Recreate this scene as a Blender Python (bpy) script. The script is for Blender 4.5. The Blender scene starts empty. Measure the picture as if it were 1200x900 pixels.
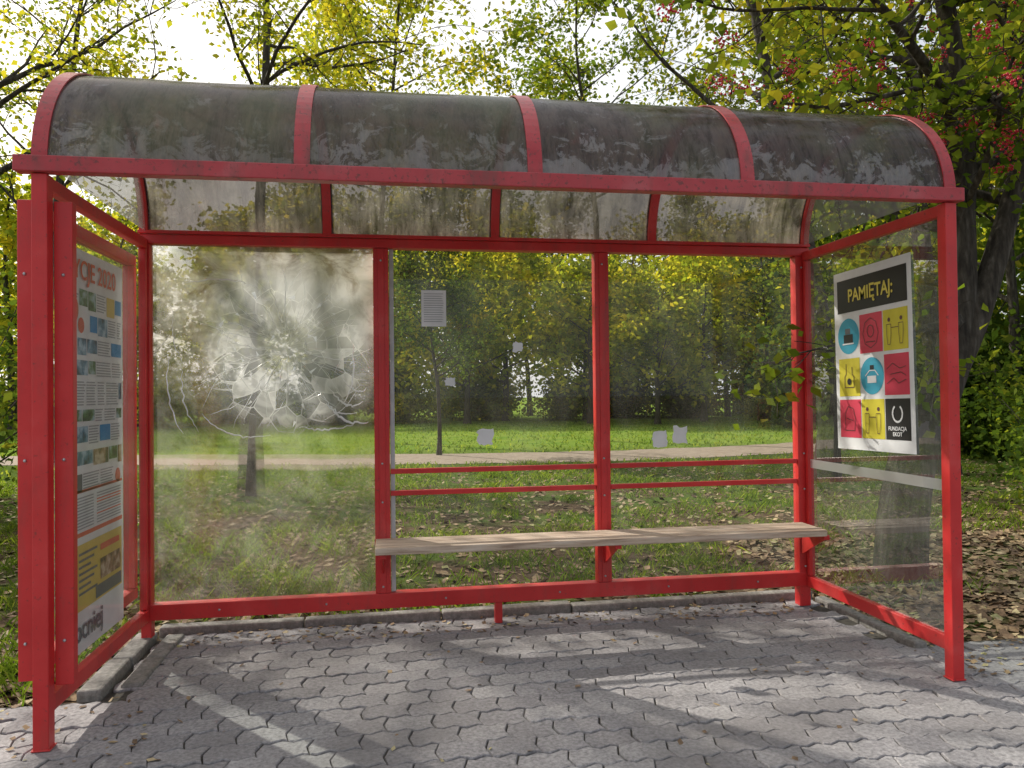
import bpy, bmesh, math, random
import numpy as np
from mathutils import Vector, Matrix
random.seed(7); rng=np.random.default_rng(7)
S=bpy.context.scene
COL=S.collection
W,D=4.06,1.33
EL=math.radians(34); az=(-.64,.768)
# ---------------------------------------------------------------- materials
def newmat(name):
    m=bpy.data.materials.new(name); m.use_nodes=True
    nt=m.node_tree; nt.nodes.clear()
    return m,nt
def ramp(nt,fac,stops):
    r=nt.nodes.new('ShaderNodeValToRGB'); e=r.color_ramp.elements
    while len(e)<len(stops): e.new(0.5)
    for i,(p,c) in enumerate(stops):
        e[i].position=p; e[i].color=(c[0],c[1],c[2],1) if hasattr(c,'__len__') else (c,c,c,1)
    nt.links.new(fac,r.inputs[0]); return r
def noise(nt,scale,detail=4,rough=.55,coord='Object',dist=0,mapscale=None):
    tc=nt.nodes.new('ShaderNodeTexCoord'); n=nt.nodes.new('ShaderNodeTexNoise')
    n.inputs['Scale'].default_value=scale; n.inputs['Detail'].default_value=detail
    n.inputs['Roughness'].default_value=rough; n.inputs['Distortion'].default_value=dist
    if mapscale:
        mp=nt.nodes.new('ShaderNodeMapping'); mp.inputs['Scale'].default_value=mapscale
        nt.links.new(tc.outputs[coord],mp.inputs[0]); nt.links.new(mp.outputs[0],n.inputs['Vector'])
    else: nt.links.new(tc.outputs[coord],n.inputs['Vector'])
    return n
def mixsh(nt,fac,a,b):
    m=nt.nodes.new('ShaderNodeMixShader')
    if isinstance(fac,(int,float)): m.inputs[0].default_value=fac
    else: nt.links.new(fac,m.inputs[0])
    nt.links.new(a,m.inputs[1]); nt.links.new(b,m.inputs[2]); return m.outputs[0]
def bsdf(nt,kind,col=None,rough=None):
    n=nt.nodes.new('ShaderNodeBsdf'+kind)
    if col is not None: n.inputs['Color'].default_value=(*col,1)
    if rough is not None and 'Roughness' in n.inputs: n.inputs['Roughness'].default_value=rough
    return n
def out(nt,s):
    o=nt.nodes.new('ShaderNodeOutputMaterial'); nt.links.new(s,o.inputs[0])
def math_(nt,op,a,b=None):
    m=nt.nodes.new('ShaderNodeMath'); m.operation=op
    for i,x in enumerate([a,b]):
        if x is None: continue
        if isinstance(x,(int,float)): m.inputs[i].default_value=x
        else: nt.links.new(x,m.inputs[i])
    return m.outputs[0]
def mixcol(nt,fac,a,b,mode='MIX'):
    m=nt.nodes.new('ShaderNodeMix'); m.data_type='RGBA'; m.blend_type=mode
    if isinstance(fac,(int,float)): m.inputs[0].default_value=fac
    else: nt.links.new(fac,m.inputs[0])
    for i,x in ((6,a),(7,b)):
        if isinstance(x,tuple): m.inputs[i].default_value=(*x,1)
        else: nt.links.new(x,m.inputs[i])
    return m.outputs[2]
def principled(name,stops,scale=5,rough=.6,bump=0,bscale=40,detail=4,mapscale=None,metal=0,spec=.5):
    m,nt=newmat(name); n=noise(nt,scale,detail,mapscale=mapscale)
    r=ramp(nt,n.outputs[0],stops)
    p=nt.nodes.new('ShaderNodeBsdfPrincipled'); nt.links.new(r.outputs[0],p.inputs['Base Color'])
    p.inputs['Roughness'].default_value=rough; p.inputs['Metallic'].default_value=metal
    p.inputs['Specular IOR Level'].default_value=spec
    if bump:
        b=nt.nodes.new('ShaderNodeBump'); n2=noise(nt,bscale,4); b.inputs['Strength'].default_value=bump; b.inputs['Distance'].default_value=.01
        nt.links.new(n2.outputs[0],b.inputs['Height']); nt.links.new(b.outputs[0],p.inputs['Normal'])
    out(nt,p.outputs[0]); return m
def flat(name,c,rough=.5):
    return principled(name,[(0.3,tuple(x*.88 for x in c)),(0.7,c)],scale=9,rough=rough,detail=2)

M={}
def redmat(name,c0,c1,c2_,dirt,dirtmax,fl):
    m,nt=newmat(name)
    n1=noise(nt,3,4,.6); n2=noise(nt,45,4,.7); n3=noise(nt,9,4,.65,mapscale=(1,1,.25))
    c=ramp(nt,n1.outputs[0],[(.3,c0),(.55,c1),(.75,c2_)])
    d=ramp(nt,n3.outputs[0],[(.52,0),(.72,dirtmax)]); d2=ramp(nt,n2.outputs[0],[(fl,0),(fl+.07,.75)])
    c2=mixcol(nt,d.outputs[0],c.outputs[0],dirt); c3=mixcol(nt,d2.outputs[0],c2,tuple(x*.7 for x in dirt))
    p=nt.nodes.new('ShaderNodeBsdfPrincipled'); nt.links.new(c3,p.inputs['Base Color'])
    rr=ramp(nt,n1.outputs[0],[(.3,.28),(.7,.5)]); nt.links.new(rr.outputs[0],p.inputs['Roughness'])
    b=nt.nodes.new('ShaderNodeBump'); b.inputs['Strength'].default_value=.12; b.inputs['Distance'].default_value=.004; nt.links.new(n2.outputs[0],b.inputs['Height']); nt.links.new(b.outputs[0],p.inputs['Normal'])
    out(nt,p.outputs[0]); return m
M['red']=redmat('red_paint',(.56,.022,.024),(.66,.036,.036),(.70,.085,.08),(.34,.06,.05),.5,.62)
M['redf']=redmat('faded_dirty_red_paint',(.44,.03,.04),(.52,.06,.07),(.54,.15,.16),(.20,.07,.06),.7,.57)
M['steel']=principled('zinc_steel',[(.3,(.35,.35,.36)),(.7,(.55,.55,.56))],20,.35,metal=.8)
M['grey']=principled('grey_edge_strip',[(.3,(.42,.44,.45)),(.7,(.6,.62,.62))],12,.5)
M['white']=flat('white_paper',(.86,.87,.88)); M['black']=flat('black_print',(.015,.015,.018))
M['yellow']=flat('yellow_print',(.75,.66,.05)); M['redp']=flat('red_print',(.75,.055,.11)); M['teal']=flat('teal_print',(.05,.42,.60))
M['line']=flat('dark_line_print',(.13,.05,.05)); M['orange']=flat('orange_print',(.78,.16,.08)); M['blue']=flat('blue_print',(.05,.30,.62))
M['dgrey']=flat('grey_print',(.16,.17,.19)); M['mgrey']=flat('pale_text_print',(.38,.39,.41)); M['ytext']=flat('yellow_text',(.85,.72,.12)); M['lyel']=flat('yellow_panel_print',(.74,.56,.12))
M['photo1']=principled('photo_print_sky',[(.35,(.03,.05,.07)),(.5,(.10,.24,.36)),(.65,(.50,.66,.78))],14,.4)
M['photo2']=principled('photo_print_brown',[(.35,(.04,.05,.02)),(.5,(.34,.2,.11)),(.65,(.66,.55,.42))],18,.4)
M['photo3']=principled('photo_print_green',[(.35,(.02,.05,.02)),(.5,(.10,.22,.06)),(.65,(.45,.6,.65))],16,.4)
def glass(name,tint=(.97,.98,.975),dirtlo=.012,dirthi=.10,fres=.55,rough=.01,dcol=(.66,.65,.60),base=.015):
    m,nt=newmat(name)
    t=bsdf(nt,'Transparent',tint); g=bsdf(nt,'Glossy',(.95,.95,.95),rough)
    lw=nt.nodes.new('ShaderNodeLayerWeight'); lw.inputs[0].default_value=.2
    f=math_(nt,'ADD',math_(nt,'MULTIPLY',lw.outputs['Fresnel'],fres),base)
    a=mixsh(nt,f,t.outputs[0],g.outputs[0])
    n1=noise(nt,2.2,5,.68,mapscale=(1,1,.45))
    r1=ramp(nt,n1.outputs[0],[(.35,dirtlo),(.70,dirthi)])
    di=bsdf(nt,'Diffuse',dcol); tr=bsdf(nt,'Translucent',dcol)
    out(nt,mixsh(nt,r1.outputs[0],a,mixsh(nt,.5,di.outputs[0],tr.outputs[0])))
    return m
M['glass']=glass('grimy_clear_glass')
M['glass_side']=glass('grimy_side_glass',(.76,.82,.80),.03,.15,.20)
M['glass_end']=glass('grimy_roof_end_glass',(.72,.72,.68),.2,.42)
M['frost']=glass('frosted_band',(.9,.9,.9),.42,.55,rough=.3,dcol=(.6,.6,.6))
m,nt=newmat('smoked_polycarbonate')
n1=noise(nt,1.3,5,.68); n2=noise(nt,9,6,.75,dist=.8); n3=noise(nt,1.7,2,.6,mapscale=(1.5,1,.6)); n4=noise(nt,7,5,.75,mapscale=(2.5,1,.35),dist=.3)
geo=nt.nodes.new('ShaderNodeNewGeometry'); sp=nt.nodes.new('ShaderNodeSeparateXYZ'); nt.links.new(geo.outputs['Position'],sp.inputs[0])
low=nt.nodes.new('ShaderNodeMapRange'); nt.links.new(sp.outputs[2],low.inputs[0]); low.inputs[1].default_value=2.34; low.inputs[2].default_value=2.60; low.inputs[3].default_value=.15; low.inputs[4].default_value=-.04
base=ramp(nt,n1.outputs[0],[(.35,(.035,.030,.038)),(.5,(.068,.060,.072)),(.68,(.14,.13,.14))])
fl=math_(nt,'ADD',n2.outputs[0],low.outputs[0])
fleck=ramp(nt,fl,[(.57,0),(.585,.6),(.72,.85)])
edge=ramp(nt,n4.outputs[0],[(.50,0),(.60,.8)])
cc=mixcol(nt,edge.outputs[0],base.outputs[0],(.024,.02,.024))
cc=mixcol(nt,fleck.outputs[0],cc,(.42,.42,.44))
green=ramp(nt,n3.outputs[0],[(.48,0),(.66,.6)])
cc=mixcol(nt,green.outputs[0],cc,(.10,.14,.05))
tr=bsdf(nt,'Translucent'); tcr=ramp(nt,n4.outputs[0],[(.4,(.48,.43,.35)),(.62,(.14,.12,.09))]); nt.links.new(tcr.outputs[0],tr.inputs[0])
di=bsdf(nt,'Diffuse'); nt.links.new(cc,di.inputs[0])
tp=bsdf(nt,'Transparent',(.50,.46,.44)); gg=bsdf(nt,'Glossy',(.9,.9,.9),.12)
lw=nt.nodes.new('ShaderNodeLayerWeight'); lw.inputs[0].default_value=.25
a=mixsh(nt,.38,di.outputs[0],tr.outputs[0])
tf=ramp(nt,n1.outputs[0],[(.4,.30),(.62,.12)])
a=mixsh(nt,tf.outputs[0],a,tp.outputs[0])
f=math_(nt,'ADD',math_(nt,'MULTIPLY',lw.outputs['Fresnel'],.42),.02)
out(nt,mixsh(nt,f,a,gg.outputs[0])); M['roof']=m
# broken, warped plexiglass
m,nt=newmat('cracked_plexiglass')
tc=nt.nodes.new('ShaderNodeTexCoord'); sp=nt.nodes.new('ShaderNodeSeparateXYZ'); nt.links.new(tc.outputs['Object'],sp.inputs[0])
dx=math_(nt,'SUBTRACT',sp.outputs[0],.78); dz=math_(nt,'SUBTRACT',sp.outputs[2],1.68)
r2=math_(nt,'SQRT',math_(nt,'ADD',math_(nt,'MULTIPLY',dx,dx),math_(nt,'MULTIPLY',dz,dz)))
nn=noise(nt,1.9,5,.6,dist=1.0); nb=noise(nt,5,6,.68,dist=1.2)
rd=math_(nt,'ADD',r2,math_(nt,'MULTIPLY',math_(nt,'SUBTRACT',nb.outputs[0],.5),.30))
ring=ramp(nt,rd,[(.05,.05),(.13,.40),(.28,.60),(.43,.45),(.55,.0)])
swirl=nt.nodes.new('ShaderNodeMath'); swirl.operation='SINE'; nt.links.new(math_(nt,'MULTIPLY',rd,62),swirl.inputs[0])
sw=nt.nodes.new('ShaderNodeMapRange'); nt.links.new(swirl.outputs[0],sw.inputs[0]); sw.inputs[1].default_value=-1; sw.inputs[2].default_value=1; sw.inputs[3].default_value=.75; sw.inputs[4].default_value=1.1
ringf=math_(nt,'MULTIPLY',ring.outputs[0],sw.outputs[0])
ang=nt.nodes.new('ShaderNodeMath'); ang.operation='ARCTAN2'; nt.links.new(dz,ang.inputs[0]); nt.links.new(dx,ang.inputs[1])
cb=nt.nodes.new('ShaderNodeCombineXYZ'); nt.links.new(math_(nt,'MULTIPLY',ang.outputs[0],2.6),cb.inputs[0]); nt.links.new(math_(nt,'MULTIPLY',r2,5.0),cb.inputs[1])
vo=nt.nodes.new('ShaderNodeTexVoronoi'); vo.feature='DISTANCE_TO_EDGE'; vo.inputs['Scale'].default_value=1.5; nt.links.new(cb.outputs[0],vo.inputs['Vector'])
vc=nt.nodes.new('ShaderNodeTexVoronoi'); vc.inputs['Scale'].default_value=1.5; nt.links.new(cb.outputs[0],vc.inputs['Vector'])
crk=ramp(nt,vo.outputs['Distance'],[(.0,.95),(.018,.6),(.032,0)])
near=ramp(nt,r2,[(.05,.9),(.40,.85),(.56,.0)])
crf=math_(nt,'MULTIPLY',crk.outputs[0],near.outputs[0])
sepc=nt.nodes.new('ShaderNodeSeparateColor'); nt.links.new(vc.outputs['Color'],sepc.inputs[0])
shard=ramp(nt,sepc.outputs[0],[(.3,.4),(.7,1.2)])
ringf=math_(nt,'MULTIPLY',ringf,shard.outputs[0])
hz=nt.nodes.new('ShaderNodeMapRange'); nt.links.new(sp.outputs[2],hz.inputs[0]); hz.inputs[1].default_value=1.3; hz.inputs[2].default_value=2.1; hz.inputs[3].default_value=.16; hz.inputs[4].default_value=.72
cl=ramp(nt,nn.outputs[0],[(.36,.40),(.58,1.0)])
cloud=math_(nt,'MULTIPLY',hz.outputs[0],cl.outputs[0])
fac=math_(nt,'MAXIMUM',ringf,cloud); fac=math_(nt,'MAXIMUM',fac,crf)
dcol=ramp(nt,nb.outputs[0],[(.38,(.38,.31,.24)),(.56,(.90,.86,.78))])
wcol=mixcol(nt,near.outputs[0],dcol.outputs[0],(.92,.94,.92))
di=bsdf(nt,'Diffuse'); tr=bsdf(nt,'Translucent'); nt.links.new(wcol,di.inputs[0]); nt.links.new(wcol,tr.inputs[0])
haze=mixsh(nt,.6,di.outputs[0],tr.outputs[0])
bm=nt.nodes.new('ShaderNodeBump'); bm.inputs['Strength'].default_value=.35; bm.inputs['Distance'].default_value=.03
nw=noise(nt,2.2,1,.5,dist=.5,mapscale=(1,1,.8)); nt.links.new(nw.outputs[0],bm.inputs['Height'])
rf=nt.nodes.new('ShaderNodeBsdfRefraction'); rf.inputs['IOR'].default_value=1.10; rf.inputs['Roughness'].default_value=.14; rf.inputs['Color'].default_value=(1,1,.98,1); nt.links.new(bm.outputs[0],rf.inputs['Normal'])
tp=bsdf(nt,'Transparent',(.97,.97,.95))
gl=bsdf(nt,'Glossy',(.95,.95,.95),.08); nt.links.new(bm.outputs[0],gl.inputs['Normal'])
a=mixsh(nt,.48,rf.outputs[0],tp.outputs[0]); a=mixsh(nt,.08,a,gl.outputs[0])
out(nt,mixsh(nt,fac,a,haze)); M['crackpane']=m
m,nt=newmat('crack_edges'); a=mixsh(nt,.6,bsdf(nt,'Diffuse',(.95,.97,.97)).outputs[0],bsdf(nt,'Translucent',(.95,.97,.97)).outputs[0])
out(nt,mixsh(nt,.25,a,bsdf(nt,'Glossy',(.98,.98,.98),.15).outputs[0])); M['crack']=m
M['plank']=principled('weathered_wood',[(.3,(.30,.20,.14)),(.5,(.58,.45,.34)),(.7,(.72,.61,.50))],6,.7,.4,30,mapscale=(.6,8,8),detail=5)
def island(name,stops,sc,rough,bump,tint=.35,dirt=(.06,.055,.05)):
    m,nt=newmat(name); g=nt.nodes.new('ShaderNodeNewGeometry')
    r=ramp(nt,g.outputs['Random Per Island'],stops)
    n=noise(nt,sc,5,.7); n2=noise(nt,1.1,4,.6); r2=ramp(nt,n.outputs[0],[(.35,.6),(.65,1.25)])
    c=mixcol(nt,1.0,r.outputs[0],r2.outputs[0],'MULTIPLY')
    r3=ramp(nt,n2.outputs[0],[(.42,0),(.68,tint)]); c=mixcol(nt,r3.outputs[0],c,dirt)
    p=nt.nodes.new('ShaderNodeBsdfPrincipled'); nt.links.new(c,p.inputs['Base Color']); p.inputs['Roughness'].default_value=rough
    b=nt.nodes.new('ShaderNodeBump'); b.inputs['Strength'].default_value=bump; b.inputs['Distance'].default_value=.006; nt.links.new(n.outputs[0],b.inputs['Height']); nt.links.new(b.outputs[0],p.inputs['Normal'])
    out(nt,p.outputs[0]); return m
M['paver']=island('concrete_pavers',[(0,(.27,.255,.262)),(.5,(.34,.322,.328)),(1,(.42,.40,.40))],55,.85,.6,.6,(.18,.165,.16))
M['kerb']=island('kerb_concrete',[(0,(.24,.23,.215)),(1,(.33,.315,.29))],35,.85,.6,.7,(.10,.09,.06))
M['joint']=principled('sand_joints',[(.3,(.04,.036,.032)),(.7,(.11,.10,.08))],25,.95)
M['asphalt']=principled('asphalt',[(.3,(.04,.04,.042)),(.7,(.07,.07,.07))],60,.85,.5,120)
M['path']=principled('gravel_path',[(.3,(.24,.18,.13)),(.7,(.36,.29,.22))],6,.95,.4,50)
m,nt=newmat('grass_and_soil')
n1=noise(nt,.9,6,.65); n2=noise(nt,14,4,.7); n3=noise(nt,60,3,.7)
soil=ramp(nt,n2.outputs[0],[(.3,(.05,.037,.024)),(.55,(.13,.092,.06)),(.72,(.24,.18,.12))])
gr=ramp(nt,n3.outputs[0],[(.3,(.05,.08,.018)),(.7,(.13,.18,.045))])
tc=nt.nodes.new('ShaderNodeTexCoord'); sp=nt.nodes.new('ShaderNodeSeparateXYZ'); nt.links.new(tc.outputs['Object'],sp.inputs[0])
far=nt.nodes.new('ShaderNodeMapRange'); nt.links.new(sp.outputs[1],far.inputs[0]); far.inputs[1].default_value=5; far.inputs[2].default_value=15; far.inputs[3].default_value=-.05; far.inputs[4].default_value=.35
mk=ramp(nt,math_(nt,'ADD',n1.outputs[0],far.outputs[0]),[(.44,0),(.56,1)])
lawn=nt.nodes.new('ShaderNodeMapRange'); nt.links.new(sp.outputs[1],lawn.inputs[0]); lawn.inputs[1].default_value=14; lawn.inputs[2].default_value=17
lr=ramp(nt,n1.outputs[0],[(.35,(.13,.23,.035)),(.6,(.22,.29,.05))])
gr2=mixcol(nt,lawn.outputs[0],gr.outputs[0],lr.outputs[0])
c=mixcol(nt,mk.outputs[0],soil.outputs[0],gr2)
p=nt.nodes.new('ShaderNodeBsdfDiffuse'); nt.links.new(c,p.inputs['Color'])
b=nt.nodes.new('ShaderNodeBump'); b.inputs['Strength'].default_value=.7; b.inputs['Distance'].default_value=.04; nt.links.new(n2.outputs[0],b.inputs['Height']); nt.links.new(b.outputs[0],p.inputs['Normal'])
out(nt,p.outputs[0]); M['ground']=m
def leafmat(name,stops,trans=.5):
    m,nt=newmat(name); g=nt.nodes.new('ShaderNodeNewGeometry')
    n=noise(nt,.5,1,.6)
    f=math_(nt,'ADD',math_(nt,'MULTIPLY',g.outputs['Random Per Island'],.6),math_(nt,'MULTIPLY',math_(nt,'SUBTRACT',n.outputs[0],.3),1.05))
    r=ramp(nt,f,stops)
    tcol=mixcol(nt,1.0,r.outputs[0],(2.2,2.1,.9),'MULTIPLY')
    di=bsdf(nt,'Diffuse'); tr=bsdf(nt,'Translucent'); nt.links.new(r.outputs[0],di.inputs[0]); nt.links.new(tcol,tr.inputs[0])
    out(nt,mixsh(nt,trans,di.outputs[0],tr.outputs[0])); return m
M['leaf']=leafmat('green_leaves',[(0,(.045,.085,.015)),(.45,(.11,.16,.024)),(.75,(.22,.24,.032)),(1,(.40,.32,.035))])
M['leafy']=leafmat('yellow_green_leaves',[(0,(.08,.12,.018)),(.4,(.20,.24,.03)),(.7,(.36,.34,.04)),(1,(.50,.40,.045))],.54)
M['leafd']=leafmat('dark_leaves',[(0,(.03,.06,.012)),(.5,(.06,.10,.02)),(.85,(.12,.15,.025)),(1,(.26,.21,.03))],.4)
M['litter']=island('dead_leaves',[(0,(.13,.08,.045)),(.4,(.28,.18,.10)),(.7,(.40,.28,.15)),(.9,(.52,.42,.25)),(1,(.36,.36,.13))],30,.8,.2,.0)
M['grassb']=leafmat('grass_blades',[(0,(.05,.10,.015)),(.5,(.12,.19,.03)),(1,(.26,.29,.07))],.45)
M['bark']=principled('bark',[(.3,(.025,.021,.018)),(.55,(.075,.065,.052)),(.75,(.15,.135,.115))],9,.9,.9,25,mapscale=(3,3,.6),detail=5,spec=.2)
M['berry']=flat('red_berries',(.70,.025,.06),.3)

# ---------------------------------------------------------------- helpers
def empty(name,loc=(0,0,0)):
    o=bpy.data.objects.new(name,None); o.location=loc; o.empty_display_size=.2; COL.objects.link(o); return o
def par(o,parent):
    if parent: o.parent=parent; o.matrix_parent_inverse=Matrix.Translation(-Vector(parent.location))
    return o
def mkobj(name,verts,faces,mat,parent=None,smooth=False):
    me=bpy.data.meshes.new(name); me.from_pydata([tuple(map(float,v)) for v in verts],[],faces); me.update()
    if mat: me.materials.append(mat)
    if smooth: me.polygons.foreach_set('use_smooth',[True]*len(me.polygons))
    o=bpy.data.objects.new(name,me); COL.objects.link(o)
    return par(o,parent)
def npmesh(name,V,F,mat,parent=None,smooth=False,link=True):
    V=np.asarray(V,dtype=np.float32); F=np.asarray(F,dtype=np.int32)
    me=bpy.data.meshes.new(name); k=F.shape[1]
    me.vertices.add(len(V)); me.vertices.foreach_set('co',V.ravel())
    me.loops.add(F.size); me.loops.foreach_set('vertex_index',F.ravel())
    me.polygons.add(len(F)); me.polygons.foreach_set('loop_start',np.arange(0,F.size,k,dtype=np.int32))
    me.update(calc_edges=True)
    if smooth: me.polygons.foreach_set('use_smooth',np.ones(len(F),dtype=bool))
    if mat: me.materials.append(mat)
    if not link: return me
    o=bpy.data.objects.new(name,me); COL.objects.link(o)
    return par(o,parent)
def box(name,x0,x1,y0,y1,z0,z1,mat,parent=None,bev=.004):
    bm=bmesh.new(); bmesh.ops.create_cube(bm,size=1)
    for v in bm.verts:
        v.co=Vector(((x0+x1)/2+v.co.x*(x1-x0),(y0+y1)/2+v.co.y*(y1-y0),(z0+z1)/2+v.co.z*(z1-z0)))
    if bev: bmesh.ops.bevel(bm,geom=bm.edges[:],offset=min(bev,.3*min(x1-x0,y1-y0,z1-z0)),segments=2,affect='EDGES',profile=.5)
    me=bpy.data.meshes.new(name); bm.to_mesh(me); bm.free(); me.materials.append(mat)
    o=bpy.data.objects.new(name,me); COL.objects.link(o)
    return par(o,parent)

# ---------------------------------------------------------------- ground, paving
mkobj('ground',[(-250,-250,-.03),(250,-250,-.03),(250,250,-.03),(-250,250,-.03)],[(0,1,2,3)],M['ground'])
def tri(t): t=t-np.floor(t); return np.where(t<.5,4*t-1,3-4*t)
def warp(x,y): return x+.010*tri(y/.14+.25),y+.0125*tri(x/.10+.25)
PV=[];PF=[]
L_,H_=.20,.14; gap=.0028
ny=int((1.44+4.7)/H_)
for j in range(ny):
    cy=1.44-H_*(j+.5)
    for i in range(-38,62):
        cx=i*L_+(L_/2 if j%2 else 0)+.05
        if cy>.5 and not (.06<cx and cx<W+.03): continue
        dzz=random.gauss(0,.0024)
        hx,hy=L_/2-gap,H_/2-gap; n=8;m4=4
        ring=[(-hx+2*hx*k/n,-hy) for k in range(n)]+[(hx,-hy+2*hy*k/m4) for k in range(m4)]+[(hx-2*hx*k/n,hy) for k in range(n)]+[(-hx,hy-2*hy*k/m4) for k in range(m4)]
        jx,jy=random.gauss(0,.0009),random.gauss(0,.0009)
        tx,ty=random.gauss(0,.014),random.gauss(0,.014)
        for s,z in ((.955,0.0),(1,-.004),(1,-.022)):
            a=np.array(ring)*np.array([1-(1-s)*.7,s]); X,Y=warp(a[:,0]+cx,a[:,1]+cy)
            PV+= [(X[q]+jx,Y[q]+jy,z+dzz+(a[q,0]*tx+a[q,1]*ty if z>-.01 else 0)) for q in range(len(ring))]
        b0=len(PV)-3*len(ring); K=len(ring)
        PF.append(tuple(b0+q for q in range(K)))
        for l in range(2):
            for q in range(K):
                q2=(q+1)%K; PF.append((b0+l*K+K+q,b0+l*K+K+q2,b0+l*K+q2,b0+l*K+q))
pav=empty('pavement')
mkobj('paving_blocks',PV,PF,M['paver'],pav)
mkobj('sand_bed',[(-8,-4.75,-.011),(12.3,-4.75,-.011),(12.3,.5,-.011),(-8,.5,-.011)],[(0,1,2,3)],M['joint'],pav)
mkobj('sand_bed_bay',[(.04,.5,-.0112),(W+.1,.5,-.0112),(W+.1,1.46,-.0112),(.04,1.46,-.0112)],[(0,1,2,3)],M['joint'],pav)
mkobj('road',[(-60,-12,-.025),(60,-12,-.025),(60,-4.9,-.025),(-60,-4.9,-.025)],[(0,1,2,3)],M['asphalt'])
kb=empty('kerb')
def stones(p0,p1,n,w,h,name):
    p0=Vector(p0);p1=Vector(p1)
    d=(p1-p0); L=d.length/n; ang=math.atan2(d.y,d.x)
    for i in range(n):
        c=p0+d*((i+.5)/n)
        o=box(name,-L/2+.004,L/2-.004,-w/2,w/2,-.08,h+random.uniform(-.006,.006),M['kerb'],None,.012)
        o.location=(c.x,c.y,0); o.rotation_euler=(random.uniform(-.02,.02),random.uniform(-.01,.01),ang+random.uniform(-.02,.02)); o.parent=kb
stones((.02,1.50,0),(W+.12,1.50,0),5,.09,.045,'kerb_stone')
stones((-.02,.50,0),(-.02,1.42,0),2,.11,.035,'kerb_stone'); stones((.13,.62,0),(.13,1.42,0),2,.10,.02,'kerb_stone')
stones((W+.14,.42,0),(W+.14,1.42,0),2,.08,.03,'kerb_stone')
stones((-8,-4.82,0),(12.3,-4.82,0),20,.14,.03,'kerb_stone')
pp=np.array([(-40,17.5),(-15,17.0),(-5,15.6),(0,14.2),(4,13.2),(9,13.6),(14,15.4),(22,19),(40,24)])
xs=np.linspace(-40,40,161); ys=np.interp(xs,pp[:,0],pp[:,1]); ys=np.convolve(np.pad(ys,6,'edge'),np.ones(13)/13,'valid')
V=[];F=[]; gq=np.random.default_rng(2)
for i,(x,y) in enumerate(zip(xs,ys)):
    V+=[(x,y-1.35+gq.normal()*.07,-.022),(x,y+1.35+gq.normal()*.07,-.022)]
    if i: F.append((2*i-2,2*i,2*i+1,2*i-1))
mkobj('path',V,F,M['path'])

# ---------------------------------------------------------------- shelter
sh=empty('bus_shelter')
R=M['red']
box('front_post',-.03,.03,-.03,.03,0,2.30,R,sh); box('front_post',W-.03,W+.03,-.03,.03,0,2.30,R,sh)
for x in (0,W): box('foot_plate',x-.036,x+.036,-.034,.034,0,.006,R,sh,.002)
for x0,x1,z0 in ((-.025,.03,0.0),(1.285,1.375,.22),(2.645,2.735,.22),(W-.065,W+.01,0.0)):
    box('back_post',x0,x1,D-.035,D+.035,z0,2.275,R,sh)
for xx in (1.33,2.69): box('back_post_cover',xx-.018,xx+.018,D-.042,D-.036,.222,2.273,R,sh,.002)
box('glazing_edge_strip',1.378,1.405,D-.012,D+.012,.222,2.273,M['grey'],sh,.002)
box('back_bottom_rail',-.03,W+.012,D-.04,D+.04,.13,.219,R,sh)
box('back_top_rail',-.03,W+.03,D-.04,D+.04,2.277,2.33,R,sh)
box('back_leg',2.0,2.045,D-.025,D+.025,0,.129,R,sh)
for a,b in ((1.377,2.643),(2.737,W-.067)):
    box('middle_rail',a,b,D-.03,D-.005,.925,.955,R,sh); box('middle_rail',a,b,D-.03,D-.005,.795,.825,R,sh)
box('front_beam',-.09,W+.06,-.05,.01,2.303,2.368,M['redf'],sh)
for x in (0,W):
    box('side_top_rail',x-.022,x+.022,.035,D-.042,2.245,2.30,R,sh)
    box('side_bottom_rail',x-.022,x+.022,.033,D-.042,.13,.20,R,sh)
    box('side_back_upright',x-.02,x+.02,D-.075,D-.043,.202,2.243,R,sh)
def sheetxz(name,x0,x1,z0,z1,mat): mkobj(name,[(x0,D,z0),(x1,D,z0),(x1,D,z1),(x0,D,z1)],[(0,1,2,3)],mat,sh)
def sheetyz(name,x,y0,y1,z0,z1,mat): mkobj(name,[(x,y0,z0),(x,y1,z0),(x,y1,z1),(x,y0,z1)],[(0,1,2,3)],mat,sh)
sheetxz('cracked_pane',.032,1.283,.22,2.276,M['crackpane'])
sheetxz('clear_pane',1.406,2.644,.22,2.276,M['glass']); sheetxz('clear_pane',2.736,W-.066,.22,2.276,M['glass'])
sheetyz('side_pane',W,.035,D-.077,.201,2.244,M['glass_side'])
sheetyz('side_pane',.004,.11,D-.077,.201,2.244,M['glass']); sheetyz('side_pane',-.066,.11,D-.102,.332,2.138,M['glass_side'])
sheetyz('frosted_band',W-.006,.04,D-.08,.90,.955,M['frost'])
box('display_case_upright',-.095,-.034,.0,.045,.27,2.20,R,sh); box('display_case_upright',.034,.105,.02,.065,.24,2.20,R,sh)
box('display_case_rail',-.095,-.036,.047,D-.05,2.14,2.20,R,sh); box('display_case_rail',-.095,-.036,.047,D-.05,.27,.33,R,sh)
box('display_case_upright',-.095,-.036,D-.10,D-.05,.332,2.138,R,sh)
bm=bmesh.new(); bmesh.ops.create_uvsphere(bm,u_segments=10,v_segments=6,radius=.007); rme=bpy.data.meshes.new('rivet'); bm.to_mesh(rme); bm.free(); rme.materials.append(M['steel'])
rl=[(x,y,z) for z in (.42,1.15,1.9) for x,y in ((-.066,-.001),(.07,.019))]
rl+=[(x,D-.044,z) for x in (1.33,2.69,W-.03) for z in (.26,.76,.99,2.2)]+[(x,D-.042,.175) for x in (.4,1.0,1.7,2.4,3.1,3.7)]
for q in rl:
    o=bpy.data.objects.new('rivet',rme); COL.objects.link(o); o.location=q; o.parent=sh
CY,A_,B_,Z0=.645,.665,.565,2.345
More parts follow.
